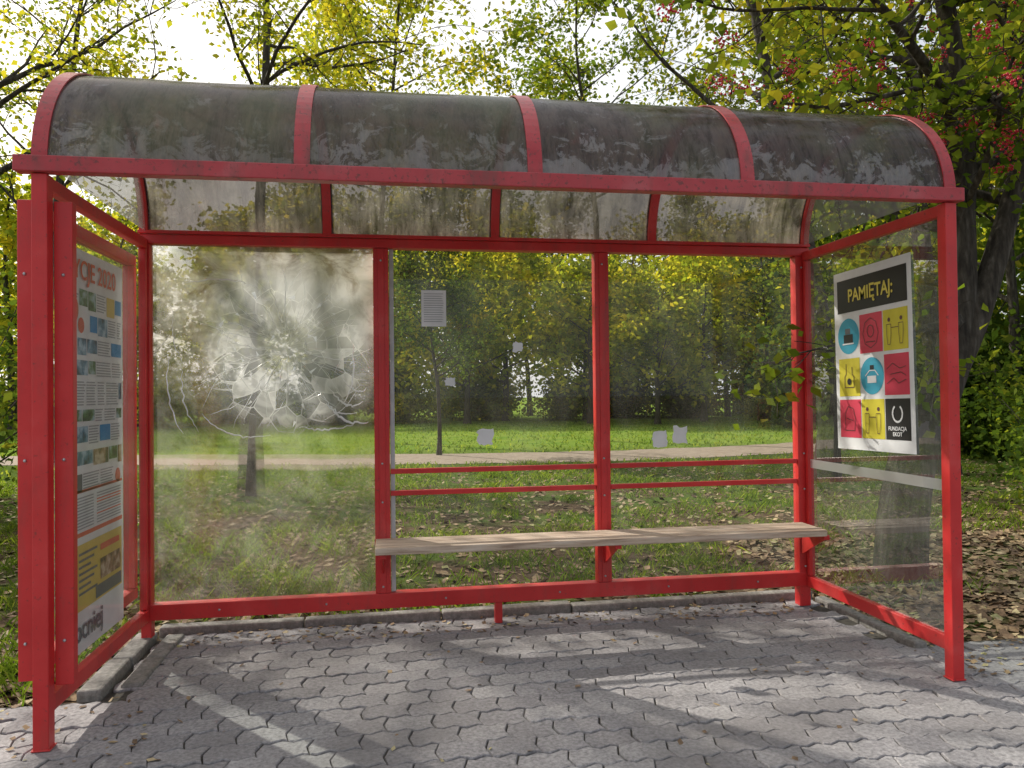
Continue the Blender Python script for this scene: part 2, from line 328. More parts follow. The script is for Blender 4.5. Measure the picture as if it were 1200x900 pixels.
def arc(t,off=0): return CY-(A_+off)*math.cos(t),Z0+(B_+off)*math.sin(t)
def arcstrip(name,x0,x1,o0,o1,mat,n=40):
    V=[];F=[]
    for i in range(n+1):
        t=math.pi*i/n
        ya,za=arc(t,o0); yb,zb=arc(t,o1)
        V+=[(x0,ya,za),(x1,ya,za),(x1,yb,zb),(x0,yb,zb)]
        if i:
            a=4*(i-1);b=4*i
            for k in range(4): F.append((a+k,a+(k+1)%4,b+(k+1)%4,b+k))
    F.append((0,3,2,1)); F.append((4*n,4*n+1,4*n+2,4*n+3))
    return mkobj(name,V,F,mat,sh)
ribs=[0.0,1.02,2.02,3.02,W]
for i,x in enumerate(ribs):
    w=.033 if 0<i<4 else .03
    arcstrip('roof_rib',x-w,x+w,.003,.009,M['redf']); arcstrip('roof_rib_inner',x-w*.75,x+w*.75,-.03,-.004,R)
V=[];F=[];n=48
for i in range(n+1):
    y,z=arc(math.pi*i/n)
    for k in range(17):
        xx=W*k/16; sag=.006*math.sin(xx*math.pi/1.015)**2*math.sin(math.pi*i/n)
        V.append((xx,y,z-sag+.002*math.sin(xx*9+i*.3)))
for i in range(n):
    for k in range(16): a=i*17+k; F.append((a,a+1,a+18,a+17))
mkobj('roof_sheet',V,F,M['roof'],sh,True)
for x in (0.012,W-.012):
    V=[(x,)+arc(math.pi*i/30,-.012) for i in range(31)]; mkobj('roof_end_pane',V,[tuple(range(31))],M['glass_end'],sh)
box('rear_gutter',-.03,W+.03,D-.055,D-.0,2.333,2.352,R,sh,.003)
# cracks
CV=[];CF=[]
def tube2(pts,r):
    global CV,CF
    b=len(CV); P=[Vector(p) for p in pts]
    for i,p in enumerate(P):
        d=(P[min(i+1,len(P)-1)]-P[max(i-1,0)]).normalized(); nrm=Vector((-d.z,0,d.x)); rr=r*(1-.85*abs(2*i/(len(P)-1)-1)**2)
        CV+=[p+nrm*rr,p+Vector((0,-.003,0)),p-nrm*rr,p+Vector((0,.003,0))]
        if i:
            a=b+4*(i-1);c=b+4*i
            for k in range(4): CF.append((a+k,a+(k+1)%4,c+(k+1)%4,c+k))
cx,cz=.78,1.68
rr=random.Random(11)
def clampp(x,z): return (min(1.27,max(.045,x)),D-.004,min(2.26,max(.25,z)))
for k in range(30):
    a=k/30*6.2832+rr.gauss(0,.07); r0=rr.uniform(.04,.10); r1=rr.uniform(.30,.58); pts=[]; aa=a
    for i in range(14):
        aa+=rr.gauss(0,.018); r=r0+(r1-r0)*i/13; pts.append(clampp(cx+r*math.cos(aa),cz+r*math.sin(aa)))
        if i==8 and k%2:
            b_=aa; q=[]
            for j in range(7): b_+=rr.gauss(.035*(1 if k%4==1 else -1),.012); rj=r+.035*j; q.append(clampp(cx+rj*math.cos(b_),cz+rj*math.sin(b_)))
            tube2(q,.0013)
    tube2(pts,rr.uniform(.0010,.0022))
for k in range(34):
    r0=rr.choice([.11,.17,.24,.31,.38,.45])*rr.uniform(.93,1.07); a0=rr.uniform(0,6.28); n=rr.randint(1,3); pts=[]
    for i in range(n*3+1):
        a=a0+i*.07; pts.append(clampp(cx+r0*(1+(.03 if (i//3)%2 else -.03)*((i%3)/3))*math.cos(a),cz+r0*math.sin(a)+rr.gauss(0,.002)))
    tube2(pts,rr.uniform(.0010,.0026))
for P0,P1,P2,r in (((1.02,0,1.45),(1.12,0,1.28),(1.22,0,1.36),.006),((1.0,0,1.36),(1.1,0,1.20),(1.25,0,1.24),.007),((.85,0,1.22),(1.0,0,1.17),(1.16,0,1.22),.005),((.12,0,1.62),(.10,0,1.35),(.2,0,1.18),.004),((.2,0,1.55),(.17,0,1.36),(.28,0,1.2),.004),((.3,0,1.3),(.45,0,1.12),(.68,0,1.17),.004),((1.15,0,1.75),(1.2,0,1.5),(1.1,0,1.34),.005),((1.1,0,1.5),(1.18,0,1.38),(1.24,0,1.44),.005),((.98,0,1.42),(1.04,0,1.26),(1.18,0,1.29),.005),((.2,0,2.05),(.45,0,2.12),(.62,0,2.03),.004),((.15,0,1.9),(.12,0,1.75),(.2,0,1.6),.003)):
    pts=[]
    for i in range(18):
        t=i/17; x=(1-t)**2*P0[0]+2*t*(1-t)*P1[0]+t*t*P2[0]; z=(1-t)**2*P0[2]+2*t*(1-t)*P1[2]+t*t*P2[2]; pts.append(clampp(x+rr.gauss(0,.004),z+rr.gauss(0,.004)))
    tube2(pts,r)
mkobj('crack_lines',CV,CF,M['crack'],sh)
SV=[];SF=[]
for k in range(26):
    a=rr.uniform(0,6.28); r=rr.uniform(.08,.45); x,z=cx+r*math.cos(a),cz+r*math.sin(a); b=len(SV); L=rr.uniform(.015,.045); t=rr.uniform(0,6.28)
    for q in (0,2.4+rr.uniform(-.3,.3),3.6+rr.uniform(-.3,.4)):
        c_=clampp(x+L*math.cos(t+q)*(1 if q==0 else .5),z+L*math.sin(t+q)*(1 if q==0 else .5)); SV.append((c_[0],D-.007+rr.uniform(-.001,.001),c_[2]))
    SF.append((b,b+1,b+2))
mkobj('crack_chips',SV,SF,M['crack'],sh)

# bench
be=empty('bench',(2.65,1.1,.5))
box('seat_plank',1.29,3.99,.96,1.255,.512,.552,M['plank'],be,.006)
for x in (1.33,2.69,W-.05):
    box('bracket_arm',x-.02,x+.02,1.0,D-.044,.482,.510,R,be)
    mkobj('bracket_gusset',[(x-.004,1.02,.481),(x+.004,1.02,.481),(x-.004,D-.044,.481),(x+.004,D-.044,.481),(x-.004,D-.044,.34),(x+.004,D-.044,.34)],[(0,1,3,2),(2,3,5,4),(0,4,5,1),(0,2,4),(1,5,3)],R,be)

# ---------------------------------------------------------------- posters
def P_right(s,t,off): return (W-.006-off, .945-s, 2.105-t)
def P_left(s,t,off): return (-.02+off, s, t)
class Sheet:
    def __init__(self,parent,fn): self.p=parent; self.fn=fn
    def poly(self,name,pts,mat,lvl):
        mkobj(name,[self.fn(s,t,.0015*lvl) for s,t in pts],[tuple(range(len(pts)))],mat,self.p)
    def rect(self,name,s0,t0,s1,t1,mat,lvl=1): self.poly(name,[(s0,t0),(s1,t0),(s1,t1),(s0,t1)],mat,lvl)
    def circ(self,name,s,t,r,mat,lvl=1,n=28): self.poly(name,[(s+r*math.cos(6.2832*i/n),t+r*math.sin(6.2832*i/n)) for i in range(n)],mat,lvl)
    def line(self,name,pts,w,mat,lvl=2):
        V=[];F=[]
        for i,(a,b) in enumerate(zip(pts[:-1],pts[1:])):
            dx,dy=b[0]-a[0],b[1]-a[1]; l=math.hypot(dx,dy) or 1; nx,ny=-dy/l*w/2,dx/l*w/2
            for q in ((a[0]+nx,a[1]+ny),(b[0]+nx,b[1]+ny),(b[0]-nx,b[1]-ny),(a[0]-nx,a[1]-ny)): V.append(self.fn(q[0],q[1],.0015*lvl+.0002*i))
            F.append((4*i,4*i+1,4*i+2,4*i+3))
        mkobj(name,V,F,mat,self.p)
def text(name,body,size,loc,rot,mat,parent,align='CENTER',sx=1,bold=0):
    c=bpy.data.curves.new(name,'FONT'); c.body=body; c.size=size; c.align_x=align; c.offset=bold; c.extrude=.0002
    c.materials.append(mat); o=bpy.data.objects.new(name,c); COL.objects.link(o); o.rotation_euler=rot; o.location=loc; o.scale=(sx,1,1)
    return par(o,parent)
RR=(math.pi/2,0,-math.pi/2); RL=(math.pi/2,0,math.pi/2)
po=empty('information_poster',(W-.006,.6,1.6))
sh1=Sheet(po,P_right)
sh1.rect('paper',0,0,.70,1.05,M['white'],1)
sh1.rect('header',.035,.05,.665,.245,M['black'],2)
text('header_text','PAMIĘTAJ:',.105,(W-.006-.006,.945-.35,2.105-.185),RR,M['ytext'],po,bold=.0022,sx=.86)
cells=[['teal','redp','yellow'],['yellow','teal','redp'],['redp','yellow','black']]
for r in range(3):
    for c in range(3):
        s0=.035+c*.2125; t0=.275+r*.242; s1=s0+.205; t1=t0+.222; cs=(s0+s1)/2; ct=(t0+t1)/2; k=cells[r][c]; m=M[k]
        if k=='teal': sh1.circ('cell',cs,ct,.105,m,2)
        else: sh1.rect('cell',s0,t0,s1,t1,m,2)
        ln=M['line']
        if (r,c)==(0,0): sh1.rect('icon',cs-.045,ct-.01,cs+.045,ct+.04,M['black'],3); sh1.rect('icon',cs-.03,ct-.045,cs+.02,ct-.012,M['dgrey'],3); sh1.line('icon',[(cs-.055,ct+.045),(cs+.055,ct+.045)],.008,M['white'],4)
        elif (r,c)==(0,1):
            sh1.line('icon',[(cs+.07*math.cos(a/8*6.2832),ct+.085*math.sin(a/8*6.2832)) for a in range(9)],.004,ln,3); sh1.line('icon',[(cs+.03*math.cos(a/8*6.2832),ct-.01+.035*math.sin(a/8*6.2832)) for a in range(9)],.005,ln,3); sh1.line('icon',[(cs-.04,ct+.05),(cs+.04,ct+.05)],.005,ln,4)
        elif (r,c) in ((0,2),(2,1)):
            for q in (-.05,.05): sh1.circ('icon',cs+q,ct-.055,.012,ln,3,10); sh1.line('icon',[(cs+q-.018,ct-.03),(cs+q+.018,ct-.03),(cs+q+.018,ct+.02),(cs+q+.01,ct+.08),(cs+q-.01,ct+.08),(cs+q-.018,ct+.02),(cs+q-.018,ct-.03)],.0035,ln,4)
            sh1.line('icon',[(cs-.03,ct-.01),(cs+.03,ct-.01)],.004,ln,5)
        elif (r,c)==(1,0): sh1.line('icon',[(cs-.03,ct-.08),(cs-.03,ct-.02),(cs-.045,ct+.0),(cs-.045,ct+.06),(cs+.045,ct+.06),(cs+.045,ct),(cs+.03,ct-.02),(cs+.03,ct-.06)],.005,ln,3); sh1.circ('icon',cs,ct+.025,.02,M['black'],4,10)
        elif (r,c)==(1,1): sh1.line('icon',[(cs-.06,ct+.0),(cs-.02,ct-.03),(cs+.03,ct-.03),(cs+.06,ct)],.006,M['white'],3); sh1.rect('icon',cs-.04,ct,cs+.04,ct+.04,M['white'],3); sh1.rect('icon',cs-.015,ct-.06,cs+.02,ct-.035,M['black'],3)
        elif (r,c)==(1,2):
            sh1.line('icon',[(cs-.08,ct-.03),(cs-.03,ct-.06),(cs+.03,ct-.03),(cs+.08,ct-.04)],.004,ln,3); sh1.line('icon',[(cs-.08,ct+.05),(cs-.02,ct+.02),(cs+.02,ct+.05),(cs+.08,ct+.03)],.004,ln,4); sh1.line('icon',[(cs-.05,ct),(cs+.04,ct-.01),(cs+.08,ct+.01)],.004,ln,5)
        elif (r,c)==(2,0): sh1.line('icon',[(cs-.05,ct+.07),(cs-.05,ct-.03),(cs-.02,ct-.07),(cs+.03,ct-.06),(cs+.05,ct),(cs+.04,ct+.07),(cs-.05,ct+.07)],.004,ln,3); sh1.line('icon',[(cs-.03,ct),(cs+.03,ct+.01)],.004,ln,5)
        else:
            sh1.line('icon',[(cs+.04*math.cos(a/12*6.2832),ct-.03+.045*math.sin(a/12*6.2832)) for a in range(-2,9)],.011,M['white'],3)
            text('logo_text','FUNDACJA\nEKOT',.030,(W-.014,.945-cs,2.105-ct-.06),RR,M['white'],po,bold=.0006)
po.rotation_euler=(math.radians(-1.2),0,0)
pl=empty('advertising_poster',(-.02,.6,1.2)); s2=Sheet(pl,P_left)
def PL(n,y0,y1,z0,z1,m,l=2): s2.rect(n,y0,z0,y1,z1,M[m],l)
PL('paper',.20,.99,.24,2.08,'white',1)
text('headline','WYCJE 2020',.125,(-.012,.215,1.945),RL,M['orange'],pl,'LEFT',sx=.98,bold=.0015)
rr=random.Random(5)
z=1.90
while z>1.0:
    h=rr.uniform(.065,.135); y=.225
    while y<.95:
        w=rr.uniform(.08,.22); y1=min(y+w,.965)
        q=rr.random(); hh=h*rr.uniform(.75,1)
        if y1-y>.03:
            if q<.55: PL('photo_block',y,y1,z-hh+.012,z,rr.choice(['photo1','photo1','photo2','photo3','photo3','blue','lyel']) if q<.5 else 'dgrey')
            elif q<.62: s2.circ('badge',(y+y1)/2,z-h/2,.036,M['blue'] if rr.random()<.7 else M['orange'],2)
            else:
                zz=z
                while zz>z-h+.02: PL('text_line',y,y1-rr.uniform(0,.03),zz-.006,zz,'mgrey',2); zz-=.013
        y=y1+.01
    z-=h+.004
s2.circ('badge',.335,1.80,.065,M['orange'],4); text('badge_text','73',.085,(-.010,.29,1.775),RL,M['white'],pl,'LEFT')
PL('rule',.22,.97,.965,.978,'orange')
z=.945
while z>.80:
    PL('text_line',.24,.58,z-.006,z,'mgrey'); PL('text_line',.62,.95,z-.006,z,'mgrey' if int(z*50)%3 else 'orange'); z-=.014
PL('rule',.22,.97,.765,.785,'orange')
PL('yellow_panel',.36,.96,.43,.73,'lyel'); PL('blue_panel',.22,.345,.43,.73,'blue')
PL('photo_block',.66,.94,.52,.62,'photo2',3); PL('photo_block',.24,.33,.45,.54,'photo1',3)
for k in range(7): PL('text_line',.40,.62-.04*(k%3),.68-.03*k,.692-.03*k,'dgrey',3)
PL('text_line',.66,.92,.66,.69,'orange',3)
PL('dark_strip',.60,.95,.44,.50,'dgrey',3); text('panel_text','e',.13,(-.010,.245,.62),RL,M['white'],pl,'LEFT')
text('footer','mocniej',.14,(-.012,.24,.30),RL,M['dgrey'],pl,'LEFT',bold=.002)
def backpaper(name,x0,x1,z0,z1,mat,lines=False,jag=0,seed=0):
    e=empty(name,((x0+x1)/2,D-.008,(z0+z1)/2)); r=random.Random(seed); pts=[]
    for (ax,az_),(bx_,bz) in (((x0,z0),(x1,z0)),((x1,z0),(x1,z1)),((x1,z1),(x0,z1)),((x0,z1),(x0,z0))):
        for k in range(6): pts.append((ax+(bx_-ax)*k/6+r.gauss(0,jag),D-.008,az_+(bz-az_)*k/6+r.gauss(0,jag)))
    mkobj('sheet',pts,[tuple(range(len(pts)))],mat,e)
    if lines:
        z=z1-.02
        while z>z0+.02:
            mkobj('text_line',[(x0+.015,D-.0095,z),(x1-.015-r.uniform(0,.02),D-.0095,z),(x1-.015,D-.0095,z-.004),(x0+.015,D-.0095,z-.004)],[(0,3,2,1)],M['mgrey'],e); z-=.014
backpaper('paper_notice',1.57,1.72,1.81,2.03,M['white'],True)
backpaper('paper_scrap',1.90,2.0,1.09,1.18,M['white'],False,.006,1)
backpaper('paper_scrap',3.02,3.115,1.05,1.15,M['white'],False,.004,2)
backpaper('paper_scrap',3.155,3.25,1.07,1.18,M['white'],False,.005,3)
backpaper('paper_scrap',1.71,1.77,1.45,1.50,M['white'],False,.004,4)
backpaper('paper_scrap',2.13,2.19,1.66,1.71,M['white'],False,.004,5)

# ---------------------------------------------------------------- vegetation
def tubes(segs):
    V=[];F=[];b=0
    for pts,rad,k in segs:
        pts=np.asarray(pts,float); n=len(pts)
        d=np.gradient(pts,axis=0); d/=np.linalg.norm(d,axis=1)[:,None]+1e-9
        ref=np.array([0.31,.17,.93]) if abs(d[0][2])<.8 else np.array([.95,.1,.05])
        u=np.cross(d,ref); u/=np.linalg.norm(u,axis=1)[:,None]; v=np.cross(d,u)
        a=np.arange(k)/k*2*np.pi
        ringv=pts[:,None,:]+np.asarray(rad)[:,None,None]*(np.cos(a)[None,:,None]*u[:,None,:]+np.sin(a)[None,:,None]*v[:,None,:])
        V.append(ringv.reshape(-1,3))
        i=np.arange(n-1)[:,None]*k; j=np.arange(k)[None,:]; j2=(j+1)%k
        F.append((b+np.stack([i+j,i+j2,i+k+j2,i+k+j],-1)).reshape(-1,4)); b+=n*k
    return np.concatenate(V),np.concatenate(F)
def leaves(P,size,g,aspect=.66):
    n=len(P); a=g.normal(size=(n,3)); a[:,2]=a[:,2]*.7-.25; a/=np.linalg.norm(a,axis=1)[:,None]
    b=g.normal(size=(n,3)); b-=a*(a*b).sum(1)[:,None]; b/=np.linalg.norm(b,axis=1)[:,None]
    s=size*g.uniform(.6,1.3,n)[:,None]
    nn=np.cross(a,b)
    V=np.stack([P-a*s*.5,P-a*s*.08+b*s*aspect*.5+nn*s*.06,P+a*s*.5,P-a*s*.08-b*s*aspect*.5+nn*s*.06],1).reshape(-1,3)
    return V,np.arange(4*n).reshape(-1,4)
def grow(start,dirv,length,r0,r1,n,wob,up,g):
    pts=[np.array(start,float)]; d=np.array(dirv,float); d/=np.linalg.norm(d)
    for i in range(n):
        d=d+g.normal(size=3)*wob+np.array([0,0,up]); d/=np.linalg.norm(d); pts.append(pts[-1]+d*length/n)
    return np.array(pts),np.linspace(r0,r1,n+1)
# gaps in the canopy through which sun reaches the paving (ellipses on the ground: x,y,rx,ry,angle)
GAPS=[(1.25,-.12,.22,.45,.9),(2.05,-.30,.65,.19,-.75),(1.85,.04,.22,.10,-.5),(2.85,-.42,.66,.18,-.6),(3.35,-.15,.52,.12,-.55),(3.9,-.35,.6,.16,-.5),(2.55,.22,.18,.05,-.4),(1.55,.42,.12,.05,-.3),(.55,.10,.14,.06,-.5),(.1,.75,.10,.05,.3),(3.3,.62,.09,.03,0),(-.5,-.2,.4,.25,.4),(4.7,.1,.5,.2,-.4),(1.5,-1.0,.8,.3,-.5),(3.2,-1.2,.9,.3,-.5)]
def canopy_cull(P,loc,g,m=.09):
    Q=P+np.array(loc); sx=Q[:,0]+.64*Q[:,2]/math.tan(EL); sy=Q[:,1]-.768*Q[:,2]/math.tan(EL)
    keep=np.ones(len(P),bool)
    for x,y,rx,ry,a in GAPS:
        dx=sx-x; dy=sy-y; c,s=math.cos(a),math.sin(a); u=(dx*c+dy*s)/(rx+m); v=(-dx*s+dy*c)/(ry+m)
        keep&=~((u*u+v*v<1+g.normal(size=len(P))*.12))
    return P[keep]
def tree(seed,H,r,cb,spread,nb=16,ns=6,nt_=5,nl=14,lsize=.09,lean=(0,0),jit=.16,droop=0.0,trunkpts=None,elev=(.2,.8),loc=None,twigs=True):
    g=np.random.default_rng(seed); segs=[];LP=[]
    if trunkpts is None:
        tp,tr=grow((0,0,-.05),(lean[0],lean[1],1),H,r,r*.12,14,.045,.03,g)
        tr[0]*=1.35
        stems=[(tp,tr)]
    else: stems=trunkpts
    for tp,tr in stems: segs.append((tp,tr,10))
    for bi in range(nb):
        tp,tr=stems[bi%len(stems)]; f=cb+(1-cb)*(bi+g.random())/nb; x=f*(len(tp)-1); i=min(int(x),len(tp)-2); q=x-i
        p=tp[i]*(1-q)+tp[i+1]*q; rad=(tr[i]*(1-q)+tr[i+1]*q)*.55
        az_=g.uniform(0,2*np.pi); L=spread*(1-.62*((f-cb)/(1-cb)))*g.uniform(.7,1.15)
        bp,br=grow(p,(np.cos(az_),np.sin(az_),g.uniform(*elev)),L,max(rad,.012),.008,8,.11,.02-droop,g); segs.append((bp,br,6))
        for si in range(ns):
            x=(.25+.75*(si+g.random())/ns)*8; i=min(int(x),7); q=x-i; p=bp[i]*(1-q)+bp[i+1]*q
            d=bp[i+1]-bp[i]; d/=np.linalg.norm(d); d=d+g.normal(size=3)*.75
            sp_,sr=grow(p,d,L*.42*g.uniform(.6,1.2),max(br[i]*.5,.006),.004,5,.16,-droop,g); segs.append((sp_,sr,4 if twigs else 3))
            for ti in range(nt_):
                x=(.2+.8*g.random())*5; i=min(int(x),4); q=x-i; p=sp_[i]*(1-q)+sp_[i+1]*q
                d=sp_[i+1]-sp_[i]; d/=np.linalg.norm(d)+1e-9; d=d+g.normal(size=3)*.8
                wp,wr=grow(p,d,L*.16*g.uniform(.6,1.3)+.12,.004,.0022,3,.2,-droop*1.5,g)
                if twigs: segs.append((wp,wr,3))
                k=g.integers(int(nl*.4),int(nl*1.5)+1); f2=g.random(k)*3; ii=np.minimum(f2.astype(int),2)
                LP.append(wp[ii]+(wp[ii+1]-wp[ii])*(f2-ii)[:,None]+g.normal(size=(k,3))*jit)
    LP=np.concatenate(LP)
    if loc is not None: LP=canopy_cull(LP,loc,g)
    WV,WF=tubes(segs); LV,LF=leaves(LP,lsize,g)
    return WV,WF,LV,LF
def place(name,T,loc,mat,rot=0):
    e=empty(name,loc); WV,WF,LV,LF=T
    for nm,V,F,m,s in (('trunk_and_branches',WV,WF,M['bark'],True),('leaves',LV,LF,mat,False)):
        o=npmesh(nm,V,F,m,None,s); o.parent=e
    e.rotation_euler=(0,0,rot); return e
def ptree(name,seed,loc,mat,*a,**k):
    place(name,tree(seed,*a,loc=loc,**k),loc,mat)
ptree('birch_tree',11,(-4.5,7.9,0),M['leafy'],11,.17,.34,4.2,24,6,6,15,.095,droop=.03)
ptree('birch_tree',12,(-.55,8.2,0),M['leafy'],12,.11,.40,3.8,22,6,6,15,.095,droop=.03)
ptree('birch_tree',13,(-6.4,4.6,0),M['leaf'],9.5,.16,.35,3.6,20,6,6,14,.085)
ptree('birch_tree',14,(8.2,7.9,0),M['leaf'],12,.18,.40,3.8,20,6,6,14,.10)
ptree('birch_tree',15,(10.6,8.3,0),M['leafy'],12,.20,.38,3.8,20,6,6,14,.10)
ptree('birch_tree',16,(7.5,18.5,0),M['leaf'],16,.13,.45,4.6,26,6,6,15,.16,jit=.22)
ptree('birch_tree',19,(1.2,19.5,0),M['leafy'],16,.12,.45,4.6,26,6,6,15,.16,jit=.22)
ptree('birch_tree',20,(13.4,17.5,0),M['leafy'],15,.13,.45,4.2,22,6,6,12,.15,jit=.22)
ptree('park_tree',17,(2.5,14.65,0),M['leafd'],5.6,.055,.30,1.7,20,5,5,16,.10)
ptree('birch_tree',18,(-6,15,0),M['leaf'],13,.15,.40,3.6,18,6,5,11,.12)
def sm(pts,n=16):
    pts=np.array(pts,float); t=np.linspace(0,len(pts)-1,n); i=np.minimum(t.astype(int),len(pts)-2); f=(t-i)[:,None]
    p0=pts[np.maximum(i-1,0)];p1=pts[i];p2=pts[i+1];p3=pts[np.minimum(i+2,len(pts)-1)]
    return .5*((2*p1)+(-p0+p2)*f+(2*p0-5*p1+4*p2-p3)*f**2+(-p0+3*p1-3*p2+p3)*f**3)
sA=sm([(-.06,0,-.05),(-.02,0,.5),(.12,.0,1.05),(.38,.02,1.5),(.52,.05,2.0),(.57,.08,2.7),(.60,.08,3.5),(.40,.0,4.4),(.1,-.2,5.4),(-.2,-.4,6.4)],24)
sB=sm([(.34,0,1.42),(.62,.0,1.95),(.90,.0,2.7),(1.1,-.1,3.6),(1.2,-.3,4.6),(1.3,-.4,5.6)],16)
sC=sm([(.57,.08,2.6),(.40,-.1,3.1),(.1,-.35,3.5),(-.4,-.6,3.8),(-.9,-.8,4.05),(-1.5,-.9,4.2)],14)
sD=sm([(.57,.08,2.75),(.42,-.4,3.1),(.15,-.8,3.25),(-.15,-1.05,3.2)],12)
rw=tree(21,6,.17,.42,1.7,40,6,5,8,.085,trunkpts=[(sA,np.linspace(.20,.03,24)),(sB,np.linspace(.12,.025,16)),(sC,np.linspace(.06,.012,14)),(sD,np.linspace(.03,.006,12))],jit=.13,elev=(-.2,.8))
e=place('rowan_tree',rw,(5.24,1.95,0),M['leaf'])
g=np.random.default_rng(5); LV=rw[2].reshape(-1,4,3).mean(1); cand=LV[(LV[:,2]>3.0)&(LV[:,2]<4.9)&(LV[:,1]<.3)&(LV[:,0]<1.2)]; idx=g.choice(len(cand),min(95,len(cand)),replace=False)
bm=bmesh.new(); bmesh.ops.create_icosphere(bm,subdivisions=1,radius=.0085); bv=np.array([v.co[:] for v in bm.verts]); bf=np.array([[v.index for v in f.verts] for f in bm.faces]); bm.free()
C=[]
for i in idx: C.append(cand[i]+g.normal(size=(34,3))*np.array([.042,.042,.026])+np.array([0,0,-.05]))
C=np.concatenate(C); V=(C[:,None,:]+bv[None]).reshape(-1,3); F=(np.arange(len(C))[:,None,None]*len(bv)+bf[None]).reshape(-1,3)
o=npmesh('berries',V,F,M['berry']); o.parent=e
# distant forest, merged into few meshes
fe=empty('distant_trees',(0,0,0)); protos=[]
for s,H,mat in ((31,13,'leafy'),(32,15,'leaf'),(33,11,'leafy'),(34,8,'leafy'),(35,13,'leafd')):
    T=tree(s,H,.17,.22,4.0,20,5,4,12,.32,jit=.42,twigs=False); protos.append((T,mat))
acc={}
def addm(key,V,F,x,y,sc,rz):
    c,s=math.cos(rz),math.sin(rz); R_=np.array([[c,-s,0],[s,c,0],[0,0,1]]); Vn=(V*sc)@R_.T+np.array([x,y,0])
    L=acc.setdefault(key,[[],[],0]); L[0].append(Vn); L[1].append(F+L[2]); L[2]+=len(V)
def inst(k,x,y,sc,rz):
    T,mat=protos[k]; s=np.array([sc,sc,sc*random.uniform(.9,1.1)]); addm(('wood','bark'),T[0],T[1],x,y,s,rz); addm(('leaves',mat),T[2],T[3],x,y,s,rz)
for yy,ks,step,x0,x1 in ((37,(3,3,2),4.4,-24,34),(43,(0,2,1),4.8,-28,42),(50,(0,1,4),5.6,-32,48)):
    x=x0
    while x<x1:
        inst(random.choice(ks),x+random.uniform(-1.5,1.5),yy+random.uniform(-2,2),random.uniform(.85,1.15),random.uniform(0,6.28)); x+=step
for x,y,k in ((14.5,11,4),(17,15,0),(17,21,4),(20,23,0),(23,17,4),(18,9,4),(-16,14,4),(-20,20,0),(13,29,3),(10.5,31,3),(16,31,3),(5,33,3),(21,29,1),(25,27,4),(28,33,1),(20,33,4),(29,25,4)):
    inst(k,x,y,random.uniform(.7,.95),random.uniform(0,6.28))
for (nm,mat),(Vs,Fs,_) in acc.items(): npmesh('forest_'+nm,np.concatenate(Vs),np.concatenate(Fs),M[mat],fe,nm=='wood')
def shrub(seed,r,h,n,ls):
    g=np.random.default_rng(seed); segs=[];LP=[]
    for i in range(26):
        az_=g.uniform(0,6.28); p,rad=grow((g.normal()*r*.15,g.normal()*r*.15,-.02),(np.cos(az_)*.6,np.sin(az_)*.6,1),h*g.uniform(.6,1.1),.018,.004,7,.14,0,g); segs.append((p,rad,4))
        k=n//26; f=g.uniform(1.2,7,k); ii=np.minimum(f.astype(int),6); LP.append(p[ii]+(p[ii+1]-p[ii])*(f-ii)[:,None]+g.normal(size=(k,3))*r*.16)
    P=np.concatenate(LP); P[:,2]=np.maximum(P[:,2],.02)
    a=tubes(segs); b=leaves(P,ls,g); return a[0],a[1],b[0],b[1]
place('shrub',shrub(41,.7,.8,2200,.07),(8.0,3.0,0),M['leaf'])
place('shrub',shrub(42,1.2,1.6,5000,.09),(9.2,4.2,0),M['leafd'])
place('shrub',shrub(43,1.3,2.2,5000,.10),(11.5,6.5,0),M['leaf'])
place('shrub',shrub(44,1.4,3.2,7000,.09),(-3.5,4.2,0),M['leafd'])
place('shrub',shrub(45,1.4,2.6,6500,.09),(-4.9,6.2,0),M['leaf'])
place('shrub',shrub(48,1.6,3.6,7500,.10),(-5.2,8.2,0),M['leafd'])
place('shrub',shrub(46,2.0,2.6,6000,.14),(14,10,0),M['leafd'])
sp1=shrub(47,2.4,3.0,4500,.22); acc={}
us=empty('undergrowth',(0,0,0))
for i in range(36):
    s=random.uniform(.6,1.2); addm(('leaves',random.choice(['leafd','leaf','leafy'])),sp1[2],sp1[3],-22+i*1.75+random.uniform(-.8,.8),40+random.uniform(-5,3),np.array([s,s,s]),random.uniform(0,6.28))
for x,y in ((16,13),(18,18),(17,24),(21,14),(19,26),(-15,15),(-14,25),(13.5,12),(22,29),(25,30),(20,31),(28,31)): addm(('leaves','leafd'),sp1[2],sp1[3],x,y,np.array([1,1,1.1]),random.uniform(0,6.28))
for (nm,mat),(Vs,Fs,_) in acc.items(): npmesh('understory_'+nm,np.concatenate(Vs),np.concatenate(Fs),M[mat],us)
g=np.random.default_rng(9)
def scatter(n,xr,yr,pw=1): return np.stack([g.uniform(*xr,n),yr[0]+(yr[1]-yr[0])*g.random(n)**pw,np.zeros(n)],1)
def flatleaves(P,size):
    n=len(P); az_=g.uniform(0,6.28,n); a=np.stack([np.cos(az_),np.sin(az_),g.normal(size=n)*.25],1); b=np.stack([-np.sin(az_),np.cos(az_),g.normal(size=n)*.3],1)
    s=size*g.uniform(.5,1.3,n)[:,None]; P=P.copy(); P[:,2]+=s[:,0]*.14
    return np.stack([P-a*s*.5,P-a*s*.1-b*s*.36,P+a*s*.5,P-a*s*.1+b*s*.36],1).reshape(-1,3)
A=scatter(15000,(-5,13),(1.56,11),1.5); A=np.concatenate([A,scatter(3000,(-5,-.1),(.5,1.6)),scatter(4200,(W+.2,11),(.46,1.6)),scatter(3500,(W+.4,8.5),(1.4,3.5))]); A[:,2]-=.028
